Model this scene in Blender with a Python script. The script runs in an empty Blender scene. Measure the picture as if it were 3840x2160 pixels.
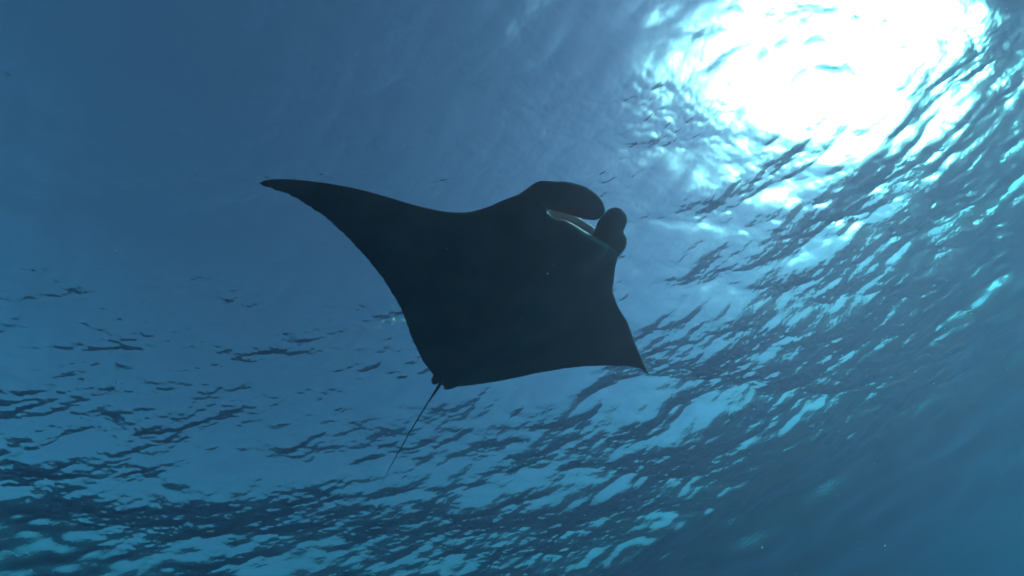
import bpy, bmesh, math, random
import numpy as np
from mathutils import Matrix, Vector

# ------------------------------------------------------------------ camera
S = bpy.context.scene
DEPTH = 6.2                      # the diver's depth below the mean surface
CAM = Vector((0.0, 0.0, -DEPTH))
cd = bpy.data.cameras.new("camera")
cam = bpy.data.objects.new("camera", cd)
S.collection.objects.link(cam)
S.camera = cam
cd.sensor_width = 36.0
cd.lens = 18.375
cd.clip_start = 0.02
cd.clip_end = 4000.0
ROT = Matrix(((0.877585, 0.479421, 0.0),
              (0.406022, -0.743226, -0.531753),
              (-0.254934, 0.466659, -0.846899)))
M4 = ROT.to_4x4()
M4.translation = CAM
cam.matrix_world = M4

# ------------------------------------------------------------------ sky, sun, exposure
SUN_EL = 25.6
SUN_AZ = 32.0                    # degrees from +X towards +Y
w = bpy.data.worlds.new("World")
S.world = w
w.use_nodes = True
nt = w.node_tree
bg = nt.nodes["Background"]
sky = nt.nodes.new("ShaderNodeTexSky")
sky.sky_type = 'NISHITA'
sky.sun_disc = False
sky.sun_elevation = math.radians(SUN_EL)
sky.sun_rotation = math.radians(90.0 - SUN_AZ)
sky.air_density = 1.0
sky.dust_density = 0.4
sky.ozone_density = 3.0
nt.links.new(sky.outputs[0], bg.inputs[0])
bg.inputs[1].default_value = 0.06

sl = bpy.data.lights.new("sun", 'SUN')
sun = bpy.data.objects.new("sun", sl)
S.collection.objects.link(sun)
sl.energy = 5.0
sl.angle = math.radians(0.55)
sl.color = (1.0, 0.96, 0.90)
ce = math.cos(math.radians(SUN_EL))
sd = Vector((ce * math.cos(math.radians(SUN_AZ)), ce * math.sin(math.radians(SUN_AZ)),
             math.sin(math.radians(SUN_EL))))
sun.rotation_euler = sd.to_track_quat('Z', 'Y').to_euler()

vs = S.view_settings
vs.view_transform = 'Standard'
vs.look = 'None'
vs.exposure = 0.8
vs.gamma = 1.0
cy = S.cycles
cy.max_bounces = 8
cy.transmission_bounces = 6
cy.glossy_bounces = 4
cy.diffuse_bounces = 3
cy.volume_bounces = 2
cy.blur_glossy = 1.0
cy.sample_clamp_indirect = 20.0
cy.caustics_refractive = True
cy.caustics_reflective = True
cy.use_denoising = True

# ------------------------------------------------------------------ helpers
def link(o, parent=None):
    S.collection.objects.link(o)
    if parent is not None:
        o.parent = parent
    return o

def tag(o, label=None, cat=None, group=None, kind=None):
    if label: o["label"] = label
    if cat: o["category"] = cat
    if group: o["group"] = group
    if kind: o["kind"] = kind
    return o

def grid_mesh(name, co, nu, nv, close_v=False):
    """mesh from an nu x nv grid of points (numpy (nu*nv,3)), quads, smooth"""
    me = bpy.data.meshes.new(name)
    i = np.arange(nu - 1)[:, None]
    jn = nv if close_v else nv - 1
    j = np.arange(jn)[None, :]
    a = i * nv + j
    b = i * nv + (j + 1) % nv
    c = (i + 1) * nv + (j + 1) % nv
    d = (i + 1) * nv + j
    q = np.stack([a, d, c, b], -1).reshape(-1, 4)
    n = len(q)
    me.vertices.add(len(co))
    me.vertices.foreach_set("co", np.ascontiguousarray(co, dtype=np.float32).ravel())
    me.loops.add(n * 4)
    me.loops.foreach_set("vertex_index", q.astype(np.int32).ravel())
    me.polygons.add(n)
    me.polygons.foreach_set("loop_start", np.arange(0, n * 4, 4, dtype=np.int32))
    me.polygons.foreach_set("use_smooth", np.ones(n, dtype=bool))
    me.update(calc_edges=True)
    return me

def new_mat(name):
    m = bpy.data.materials.new(name)
    m.use_nodes = True
    n = m.node_tree
    n.nodes.clear()
    out = n.nodes.new("ShaderNodeOutputMaterial")
    return m, n, out

# ------------------------------------------------------------------ water surface
rng = np.random.default_rng(34)
WIND = math.radians(108.0)

def waves(lo, hi, n, slope, spread):
    """n directional wind waves: (kx, ky, amplitude, phase, wavelength)"""
    out = []
    for _ in range(n):
        lam = lo * (hi / lo) ** rng.random()
        th = WIND + rng.normal(0, spread)
        kk = 2 * math.pi / lam
        a = slope * math.sqrt(2.0 / n) * (0.6 + 0.8 * rng.random()) / kk
        out.append((kk * math.cos(th), kk * math.sin(th), a, rng.random() * 6.283, lam))
    return out

# fine even mesh overhead, stretching out towards the horizon
NCORE, NOUT, HCORE = 950, 120, 7.5
d0 = 2 * HCORE / (NCORE - 1)
rr = 1.055
outer = HCORE + d0 * np.cumsum(rr ** np.arange(1, NOUT + 1))
ax = np.r_[-outer[::-1], np.linspace(-HCORE, HCORE, NCORE), outer]
NW = len(ax)
sp = np.gradient(ax)
CX, CY = 0.6, 3.4
X0, Y0 = np.meshgrid(ax, ax, indexing='ij')
SPX, SPY = np.meshgrid(sp, sp, indexing='ij')
SPM = np.maximum(SPX, SPY).astype(np.float32)
X0 = (X0 + CX).astype(np.float32)
Y0 = (Y0 + CY).astype(np.float32)
Hh = np.zeros_like(X0); DX = np.zeros_like(X0); DY = np.zeros_like(X0); SL = np.zeros_like(X0)

def add_waves(ws, chop, env=None, slope=False):
    global Hh, DX, DY, SL
    for kx, ky, am, ph, lam in ws:
        A = am * np.clip(lam / (2.6 * SPM) - 1.0, 0.0, 1.0)
        if env is not None:
            A = A * env
        P = kx * X0 + ky * Y0 + ph
        k = math.hypot(kx, ky)
        Hh += A * np.cos(P)
        sn = A * np.sin(P)
        DX -= sn * (chop * kx / k)
        DY -= sn * (chop * ky / k)
        if slope:
            SL -= sn * (kx * math.cos(WIND) + ky * math.sin(WIND))

add_waves(waves(1.4, 4.0, 24, 0.10, 0.7), 1.0, slope=True)
add_waves(waves(0.6, 1.4, 28, 0.085, 0.5), 1.1, slope=True)
add_waves(waves(0.25, 0.6, 36, 0.095, 0.6), 1.1)
# short ripples ride on the forward faces of the longer waves and leave other patches calm
env = np.clip(0.7 + 2.4 * SL, 0.3, 1.3) * (1.0 + 0.4 * np.sin(0.55 * X0 + 0.23 * Y0 + 0.6) * np.sin(0.31 * X0 - 0.62 * Y0 + 2.1))
add_waves(waves(0.11, 0.25, 44, 0.10, 0.55), 0.9, env)
add_waves(waves(0.05, 0.11, 64, 0.09, 0.8), 0.6, env)
co = np.stack([X0 + DX, Y0 + DY, Hh], -1).reshape(-1, 3)

def surface_z(x, y):
    i = int(np.argmin(np.abs(ax + CX - x))); j = int(np.argmin(np.abs(ax + CY - y)))
    return float(Hh[i, j])

wm = grid_mesh("water", co, NW, NW)
water = link(bpy.data.objects.new("water_surface", wm))
tag(water, "rippled sea surface seen from below with bright sky window and sun glare", "water", kind="structure")
m, n, out = new_mat("sea_water")
gl = n.nodes.new("ShaderNodeBsdfGlass")
gl.inputs["IOR"].default_value = 1.333
gl.inputs["Roughness"].default_value = 0.06
gl.inputs["Color"].default_value = (1, 1, 1, 1)
tc = n.nodes.new("ShaderNodeTexCoord")
mp = n.nodes.new("ShaderNodeMapping")
mp.inputs["Rotation"].default_value = (0, 0, math.radians(-12))
mp.inputs["Scale"].default_value = (1.0, 2.2, 1.0)
nz = n.nodes.new("ShaderNodeTexNoise")
nz.inputs["Scale"].default_value = 9.0
nz.inputs["Detail"].default_value = 3.0
bp = n.nodes.new("ShaderNodeBump")
bp.inputs["Strength"].default_value = 0.35
bp.inputs["Distance"].default_value = 0.02
n.links.new(tc.outputs["Object"], mp.inputs[0])
n.links.new(mp.outputs[0], nz.inputs["Vector"])
n.links.new(nz.outputs["Fac"], bp.inputs["Height"])
n.links.new(bp.outputs[0], gl.inputs["Normal"])
# facets too small to resolve spread the sun's image into a broad glare
g2 = n.nodes.new("ShaderNodeBsdfGlass")
g2.inputs["IOR"].default_value = 1.333
g2.distribution = 'BECKMANN'
g2.inputs["Roughness"].default_value = 0.48
g2.inputs["Color"].default_value = (1, 1, 1, 1)
mx = n.nodes.new("ShaderNodeMixShader")
mx.inputs[0].default_value = 0.45
n.links.new(gl.outputs[0], mx.inputs[1])
n.links.new(g2.outputs[0], mx.inputs[2])
n.links.new(mx.outputs[0], out.inputs["Surface"])
wm.materials.append(m)

# ------------------------------------------------------------------ seabed, far below
SB = -27.0
nb = 60
bx = np.linspace(-170, 170, nb)
BX, BY = np.meshgrid(bx, bx, indexing='ij')
BZ = SB + 1.2 * np.sin(BX * 0.11 + 0.4) * np.cos(BY * 0.09) + 0.6 * np.sin(BX * 0.31 - BY * 0.22)
sm = grid_mesh("seabed", np.stack([BX, BY, BZ], -1).reshape(-1, 3), nb, nb)
seabed = tag(link(bpy.data.objects.new("seabed", sm)), "dim sandy seabed far below the swimmer", "seabed", kind="structure")
m, n, out = new_mat("sand")
pb = n.nodes.new("ShaderNodeBsdfPrincipled")
nz = n.nodes.new("ShaderNodeTexNoise"); nz.inputs["Scale"].default_value = 0.4; nz.inputs["Detail"].default_value = 6
cr = n.nodes.new("ShaderNodeValToRGB")
cr.color_ramp.elements[0].color = (0.09, 0.085, 0.07, 1)
cr.color_ramp.elements[1].color = (0.20, 0.18, 0.14, 1)
n.links.new(nz.outputs["Fac"], cr.inputs[0]); n.links.new(cr.outputs[0], pb.inputs["Base Color"])
pb.inputs["Roughness"].default_value = 0.9
n.links.new(pb.outputs[0], out.inputs["Surface"])
sm.materials.append(m)

# ------------------------------------------------------------------ haze: the sea water itself
bm = bmesh.new()
bmesh.ops.create_cube(bm, size=1.0)
ZT, ZB = 1.0, SB - 3.5
for v in bm.verts:
    v.co = Vector((v.co.x * 380, v.co.y * 380, ZB if v.co.z < 0 else ZT))
hm = bpy.data.meshes.new("haze"); bm.to_mesh(hm); bm.free()
haze = tag(link(bpy.data.objects.new("haze", hm)), "clear blue sea water filling the scene", "water", kind="stuff")
m, n, out = new_mat("water_body")
pv = n.nodes.new("ShaderNodeVolumePrincipled")
pv.inputs["Color"].default_value = (0.13, 0.058, 0.080, 1)
pv.inputs["Absorption Color"].default_value = (0.0, 0.71, 0.84, 1)
pv.inputs["Density"].default_value = 0.155
pv.inputs["Anisotropy"].default_value = 0.66
n.links.new(pv.outputs[0], out.inputs["Volume"])
hm.materials.append(m)

# ------------------------------------------------------------------ manta ray
manta = link(bpy.data.objects.new("manta_ray", None))
MR = Matrix(((-0.46081, 0.8875, -0.00195), (-0.87737, -0.45589, -0.14962), (-0.13368, -0.06723, 0.98874)))
manta.rotation_euler = MR.to_euler()
manta.location = CAM + Vector((-0.8424, 2.6159, 3.3924))
tag(manta, "dark manta ray gliding below the surface with wings spread, seen from beneath", "manta ray")

def pchip(xs, ys, x):
    xs = np.asarray(xs, float); ys = np.asarray(ys, float)
    h = np.diff(xs); dl = np.diff(ys) / h
    d = np.zeros_like(ys)
    for i in range(1, len(xs) - 1):
        if dl[i - 1] * dl[i] > 0:
            w1 = 2 * h[i] + h[i - 1]; w2 = h[i] + 2 * h[i - 1]
            d[i] = (w1 + w2) / (w1 / dl[i - 1] + w2 / dl[i])
    d[0] = dl[0]; d[-1] = dl[-1]
    k = np.clip(np.searchsorted(xs, x) - 1, 0, len(h) - 1)
    t = (x - xs[k]) / h[k]
    return ((1 + 2 * t) * (1 - t) ** 2 * ys[k] + t * (1 - t) ** 2 * h[k] * d[k]
            + t * t * (3 - 2 * t) * ys[k + 1] + t * t * (t - 1) * h[k] * d[k + 1])

# body frame: x to the animal's right, y to its head, z to its back (metres)
LE = [(-1.831, 0.851), (-1.691, 0.912), (-1.56, 0.973), (-1.425, 1.038), (-1.314, 1.091), (-1.194, 1.156), (-1.073, 1.218), (-0.967, 1.253), (-0.87, 1.291), (-0.779, 1.339), (-0.711, 1.378), (-0.656, 1.44), (-0.592, 1.514), (-0.534, 1.587), (-0.5, 1.63), (-0.44, 1.668), (-0.36, 1.675), (-0.235, 1.677), (-0.099, 1.67), (-0.02, 1.667), (0.051, 1.665), (0.115, 1.659), (0.167, 1.65), (0.209, 1.623), (0.238, 1.618), (0.287, 1.626), (0.339, 1.646), (0.4, 1.648), (0.5, 1.645), (0.542, 1.604), (0.607, 1.521), (0.658, 1.44), (0.717, 1.368), (0.784, 1.309), (0.871, 1.262), (0.974, 1.221), (1.099, 1.183), (1.245, 1.146), (1.382, 1.108), (1.51, 1.063), (1.63, 1.011), (1.742, 0.954), (1.825, 0.903), (1.88, 0.856), (1.898, 0.825)]
TE = [(-1.831, 0.851), (-1.758, 0.863), (-1.653, 0.878), (-1.567, 0.864), (-1.51, 0.849), (-1.344, 0.778), (-1.188, 0.704), (-1.055, 0.633), (-0.944, 0.566), (-0.841, 0.494), (-0.741, 0.421), (-0.644, 0.346), (-0.54, 0.26), (-0.433, 0.181), (-0.336, 0.115), (-0.237, 0.054), (-0.125, -0.01), (-0.06, -0.035), (0.02, -0.042), (0.085, -0.02), (0.122, 0.018), (0.185, 0.05), (0.289, 0.11), (0.377, 0.173), (0.471, 0.247), (0.566, 0.324), (0.638, 0.391), (0.716, 0.459), (0.802, 0.519), (0.902, 0.583), (1.01, 0.645), (1.115, 0.695), (1.242, 0.749), (1.358, 0.79), (1.465, 0.824), (1.561, 0.841), (1.648, 0.849), (1.73, 0.851), (1.804, 0.839), (1.856, 0.827), (1.887, 0.821), (1.898, 0.825)]
lex, ley = zip(*LE); tex, tey = zip(*TE)
NS = 220
ss = np.linspace(-1, 1, NS)
xr = np.where(ss < 0, 1.831, 1.898) * np.sign(ss) * (1 - (1 - np.abs(ss)) ** 1.25)
yle = pchip(lex, ley, xr); yte = pchip(tex, tey, xr)
yte = yte + 0.004 * np.sin(xr * 23 + 1) * np.sin(xr * 57) + 0.003 * np.sin(xr * 131)   # small nicks in the hind margin
yte = np.minimum(yte, yle - 0.002)
UPPER = 0.028                    # how far the upper lip reaches beyond the lower jaw
XM = 0.30                        # half width of the mouth
NC, NM = 44, 10
rows = []
for x, a, b in zip(xr, yle, yte):
    zc = (0.03 if x > 0 else -0.02) * x * x
    ax_ = abs(x)
    half = 1.831 if x < 0 else 1.898
    f = max(0.0, 1 - ax_ / half)
    T = 0.30 * math.exp(-(x / 0.42) ** 2) + 0.12 * f ** 0.75
    hd = 1 / (1 + math.exp((ax_ - 0.47) / 0.035))           # head block (blunt front)
    mo = math.sqrt(max(0.0, 1 - ((x + 0.02) / XM) ** 2)) if ax_ < XM + 0.02 and abs(x + 0.02) < XM else 0.0
    c = a - b
    s = (1 - np.cos(np.linspace(0, math.pi, NC))) / 2        # 0 leading edge .. 1 trailing edge
    wing = 1.9 * np.sqrt(s) * (1 - s) ** 1.15
    # head keeps its thickness right up to the lips
    lip = 0.62 * np.exp(-(s / 0.5) ** 2) * (1 - np.exp(-np.sqrt(s + 1e-6) / 0.11))
    prof = np.maximum(wing, hd * lip * 1.15)
    top = 0.62 * T * prof; bot = -0.36 * T * prof
    ys = a - s * c
    up_y = ys + UPPER * hd * np.exp(-s / 0.06)
    hu = 0.055 * mo; hl = -0.065 * mo
    ztop = zc + top + hu * np.exp(-s / 0.10)
    zbot = zc + bot + hl * np.exp(-s / 0.10)
    pts = [(x, up_y[i], ztop[i]) for i in range(NC - 1, -1, -1)]
    # mouth: roof of the palate runs back, then the floor returns to the lower lip
    dep = 0.34 * mo + 0.003
    for k in range(1, NM + 1):
        t = k / (NM + 1)
        r = math.sin(math.pi * t)
        yb = (up_y[0] * (1 - t) + ys[0] * t) - dep * r ** 0.8
        zz = (ztop[0] * (1 - t) + zbot[0] * t)
        pts.append((x * (1 - 0.12 * r * mo), yb, zz))
    pts += [(x, ys[i], zbot[i]) for i in range(0, NC)]
    rows.append(pts)
NV = len(rows[0])
bmh = grid_mesh("body", np.array(rows).reshape(-1, 3), NS, NV, close_v=True)
body = link(bpy.data.objects.new("body", bmh), manta)

def skin_mat(name, base, dark, rough=0.55):
    m, n, out = new_mat(name)
    pb = n.nodes.new("ShaderNodeBsdfPrincipled")
    tc = n.nodes.new("ShaderNodeTexCoord")
    nz = n.nodes.new("ShaderNodeTexNoise"); nz.inputs["Scale"].default_value = 3.5; nz.inputs["Detail"].default_value = 6
    cr = n.nodes.new("ShaderNodeValToRGB")
    cr.color_ramp.elements[0].position = 0.35; cr.color_ramp.elements[1].position = 0.7
    cr.color_ramp.elements[0].color = (*dark, 1); cr.color_ramp.elements[1].color = (*base, 1)
    n2 = n.nodes.new("ShaderNodeTexNoise"); n2.inputs["Scale"].default_value = 120; n2.inputs["Detail"].default_value = 3
    bp = n.nodes.new("ShaderNodeBump"); bp.inputs["Strength"].default_value = 0.25; bp.inputs["Distance"].default_value = 0.004
    n.links.new(tc.outputs["Object"], nz.inputs["Vector"]); n.links.new(tc.outputs["Object"], n2.inputs["Vector"])
    n.links.new(nz.outputs["Fac"], cr.inputs[0]); n.links.new(cr.outputs[0], pb.inputs["Base Color"])
    n.links.new(n2.outputs["Fac"], bp.inputs["Height"]); n.links.new(bp.outputs[0], pb.inputs["Normal"])
    pb.inputs["Roughness"].default_value = rough
    n.links.new(pb.outputs[0], out.inputs["Surface"])
    return m
SKIN = skin_mat("manta_skin", (0.80, 0.36, 0.32), (0.66, 0.29, 0.26))
bmh.materials.append(SKIN)
bmh.materials.append(skin_mat("mouth_lining", (0.50, 0.53, 0.55), (0.40, 0.42, 0.44)))
# ring of faces along the section: dorsal, mouth, ventral
col = np.tile(np.arange(NV), NS - 1)
mouth_rows = np.repeat(np.abs(xr[:-1] + 0.02) < XM * 0.98, NV)
bmh.polygons.foreach_set("material_index", ((col >= NC - 1) & (col < NC + NM - 1) & mouth_rows).astype(np.int32))

def fin_sheet(name, edge_a, edge_b, za, zb, thick, nu=40, nv=18, curl=0.0, parent=manta):
    """paddle between two edge curves (body frame), a closed lens-section sheet"""
    def samp(pts, n):
        p = np.array(pts, float)
        d = np.r_[0, np.cumsum(np.linalg.norm(np.diff(p, axis=0), axis=1))]; d /= d[-1]
        t = np.linspace(0, 1, n)
        return np.stack([pchip(d, p[:, 0], t), pchip(d, p[:, 1], t)], 1)
    A = samp(edge_a, nu); B = samp(edge_b, nu)
    rows = []
    for i in range(nu):
        t = i / (nu - 1)
        z0 = np.interp(t, np.linspace(0, 1, len(za)), za); z1 = np.interp(t, np.linspace(0, 1, len(zb)), zb)
        wd = np.linalg.norm(A[i] - B[i])
        row = []
        for sgn in (1, -1):
            ks = range(nv) if sgn > 0 else range(nv - 2, 0, -1)
            for k in ks:
                s = k / (nv - 1)
                p = A[i] * (1 - s) + B[i] * s
                z = z0 * (1 - s) + z1 * s - curl * wd * math.sin(math.pi * s)
                th = min(thick, 0.35 * wd) * (math.sin(math.pi * s)) ** 0.6
                row.append((p[0], p[1], z + sgn * th / 2))
        rows.append(row)
    me = grid_mesh(name, np.array(rows).reshape(-1, 3), nu, len(rows[0]), close_v=True)
    me.materials.append(SKIN)
    return link(bpy.data.objects.new(name, me), parent)

# animal's right cephalic fin: a broad paddle reaching forward and in across the mouth
fin_sheet("cephalic_fin",
          [(.56, 1.54), (.55, 1.60), (.53, 1.657), (.512, 1.716), (.489, 1.76), (.445, 1.79), (.39, 1.818), (.328, 1.857), (.24, 1.889),
           (.142, 1.913), (.054, 1.915), (-.024, 1.902), (-.092, 1.874), (-.12, 1.84)],
          [(.36, 1.54), (.355, 1.59), (.34, 1.62), (.30, 1.636), (.255, 1.649), (.208, 1.661), (.15, 1.679), (.073, 1.702), (.03, 1.714),
           (-.013, 1.725), (-.045, 1.738), (-.077, 1.753), (-.11, 1.78), (-.122, 1.83)],
          [.01, .0, 0, 0, 0], [.015, .0, .0, 0, 0], 0.016, curl=0.05)
# left cephalic fin: rolled, seen nearly edge on
fin_sheet("cephalic_fin",
          [(-.545, 1.56), (-.521, 1.637), (-.519, 1.696), (-.498, 1.744), (-.437, 1.794), (-.385, 1.812), (-.368, 1.83), (-.355, 1.862), (-.325, 1.901),
           (-.28, 1.929), (-.22, 1.937)],
          [(-.20, 1.56), (-.20, 1.62), (-.18, 1.66), (-.165, 1.69), (-.15, 1.715), (-.138, 1.735), (-.125, 1.757), (-.115, 1.79), (-.110, 1.83),
           (-.12, 1.88), (-.16, 1.92)],
          [.02, .005, 0, 0, 0], [.03, .01, 0, -0.01, 0], 0.016, curl=0.06)

def tube(name, pts, rad, parent, mat, seg=10, sub=6):
    p = np.array(pts, float)
    d = np.r_[0, np.cumsum(np.linalg.norm(np.diff(p, axis=0), axis=1))]; d /= d[-1]
    t = np.linspace(0, 1, len(p) * sub)
    c = np.stack([pchip(d, p[:, i], t) for i in range(3)], 1)
    r = np.interp(t, d, rad)
    tg = np.gradient(c, axis=0); tg /= np.linalg.norm(tg, axis=1)[:, None]
    up = np.array([0, 0, 1.0])
    rows = []
    for i in range(len(c)):
        sx = np.cross(tg[i], up); sx /= np.linalg.norm(sx); sy = np.cross(sx, tg[i])
        rows.append([c[i] + r[i] * (math.cos(a) * sx + math.sin(a) * sy) for a in np.linspace(0, 2 * math.pi, seg, endpoint=False)])
    me = grid_mesh(name, np.array(rows).reshape(-1, 3), len(c), seg, close_v=True)
    me.materials.append(mat)
    return link(bpy.data.objects.new(name, me), parent)

tube("tail", [(.03, .10, 0.03), (.022, -.031, 0.01), (.007, -.196, 0), (-.02, -.383, 0), (-.083, -.753, 0), (-.14, -1.038, 0), (-.217, -1.394, 0)],
     [0.035, 0.015, 0.0075, 0.0058, 0.0046, 0.0036, 0.001], manta, SKIN)
# pelvic fins: two small rounded flaps either side of the tail root
fin_sheet("pelvic_fin", [(-.16, .06), (-.12, -.02), (-.085, -.06), (-.05, -.072)], [(-.02, .06), (-.015, 0), (-.015, -.04), (-.03, -.068)], [0, 0], [0, 0], .02, nu=14, nv=10)
fin_sheet("pelvic_fin", [(.15, .08), (.135, .0), (.115, -.04), (.085, -.062)], [(.04, .06), (.045, 0), (.05, -.04), (.07, -.06)], [0, 0], [0, 0], .02, nu=14, nv=10)

# eyes, one on each side of the head, set into the flank
m, n, out = new_mat("eye_dark")
pb = n.nodes.new("ShaderNodeBsdfPrincipled"); pb.inputs["Base Color"].default_value = (0.02, 0.02, 0.022, 1); pb.inputs["Roughness"].default_value = 0.1
n.links.new(pb.outputs[0], out.inputs["Surface"])
EYE = m
for ex in (-0.525, 0.535):
    bm = bmesh.new()
    bmesh.ops.create_uvsphere(bm, u_segments=20, v_segments=14, radius=0.024)
    for v in bm.verts: v.co = Vector((v.co.x * 0.6, v.co.y, v.co.z * 0.85))
    me = bpy.data.meshes.new("eye"); bm.to_mesh(me); bm.free()
    for p in me.polygons: p.use_smooth = True
    me.materials.append(EYE)
    o = link(bpy.data.objects.new("eye", me), manta); o.location = (ex, 1.565, 0.012)

# ------------------------------------------------------------------ drifting specks, bubbles, foam
random.seed(5)
m, n, out = new_mat("pale_speck")
tr = n.nodes.new("ShaderNodeBsdfTranslucent"); tr.inputs[0].default_value = (0.85, 0.85, 0.82, 1)
df = n.nodes.new("ShaderNodeBsdfDiffuse"); df.inputs[0].default_value = (0.8, 0.8, 0.78, 1)
mx = n.nodes.new("ShaderNodeMixShader"); mx.inputs[0].default_value = 0.35
n.links.new(tr.outputs[0], mx.inputs[1]); n.links.new(df.outputs[0], mx.inputs[2]); n.links.new(mx.outputs[0], out.inputs["Surface"])
SPECK = m
m, n, out = new_mat("bubble_film")
g = n.nodes.new("ShaderNodeBsdfGlossy"); g.inputs["Roughness"].default_value = 0.15
tr = n.nodes.new("ShaderNodeBsdfTranslucent"); tr.inputs[0].default_value = (0.85, 0.87, 0.86, 1)
mx = n.nodes.new("ShaderNodeMixShader"); mx.inputs[0].default_value = 0.3
n.links.new(tr.outputs[0], mx.inputs[1]); n.links.new(g.outputs[0], mx.inputs[2]); n.links.new(mx.outputs[0], out.inputs["Surface"])
BUBBLE = m

def blob(bm, c, r, sub=1, squash=(1, 1, 1), jit=0.0):
    ret = bmesh.ops.create_icosphere(bm, subdivisions=sub, radius=r)
    e = Matrix.Rotation(random.random() * 6.28, 3, 'Z') @ Matrix.Rotation(random.random() * 6.28, 3, 'X')
    for v in ret["verts"]:
        p = Vector((v.co.x * squash[0], v.co.y * squash[1], v.co.z * squash[2])) * (1 + random.uniform(-jit, jit))
        v.co = (e @ p if jit else p) + Vector(c)

def finish(name, bm, mat, smooth=True):
    me = bpy.data.meshes.new(name); bm.to_mesh(me); bm.free()
    for p in me.polygons: p.use_smooth = smooth
    me.materials.append(mat)
    return me

bm = bmesh.new()
for _ in range(2600):
    z = random.uniform(0.35, 4.6)
    p = CAM + Vector((random.uniform(-3.6, 4.2), random.uniform(-1.2, 5.5), z))
    if (p - CAM).length < 0.7: continue
    r = 0.0006 + 0.0022 * random.random() ** 4
    blob(bm, p, r, 1, (1, random.uniform(0.5, 1), random.uniform(0.4, 1)), 0.2)
sp_o = link(bpy.data.objects.new("drifting_specks", finish("drifting_specks", bm, SPECK)))
tag(sp_o, "tiny pale plankton specks drifting in the blue water", "plankton", kind="stuff")

# the few bubbles that can be picked out: position in metres from the diver's eye, radius
BUB = [((0.146, 1.075, 1.68), 0.005, "largest pale bubble, drifting in front of the middle of the manta's belly"),
       ((0.181, 1.057, 1.688), 0.0034, "small pale bubble just above the largest bubble under the manta's belly"),
       ((-0.145, 0.841, 1.809), 0.0036, "pale bubble in front of the manta's shoulder on the long wing side"),
       ((-0.308, 0.903, 1.758), 0.0026, "tiny bubble in front of the hind edge of the long wing"),
       ((-0.024, 1.163, 1.627), 0.0034, "small bubble in front of the rear belly nearer the foreshortened wing")]
for (px, py, pz), r, lab in BUB:
    bm = bmesh.new(); blob(bm, (0, 0, 0), r, 2, (1.0, 1.0, 0.8))
    o = link(bpy.data.objects.new("bubble", finish("bubble", bm, BUBBLE)))
    o.location = CAM + Vector((px, py, pz))
    tag(o, lab, "bubble", "bubbles drifting below the manta")

def foam(cx, cy, rx, ry, ang, cnt, r0, label):
    bm = bmesh.new()
    ca, sa = math.cos(ang), math.sin(ang)
    for _ in range(cnt):
        a = random.gauss(0, 0.5) * rx; b = random.gauss(0, 0.5) * ry
        x, y = cx + a * ca - b * sa, cy + a * sa + b * ca
        blob(bm, (x, y, surface_z(x, y) + 0.012), r0 * random.uniform(0.5, 1.3), 1, (random.uniform(0.8, 1.8), 1, 0.5), 0.12)
    o = link(bpy.data.objects.new("foam", finish("foam", bm, SPECK)))
    tag(o, label, "foam", kind="stuff")
foam(-1.58, 3.48, 0.25, 0.10, 0.3, 16, 0.012, "small cluster of foam bubbles on the surface beside the long wing")
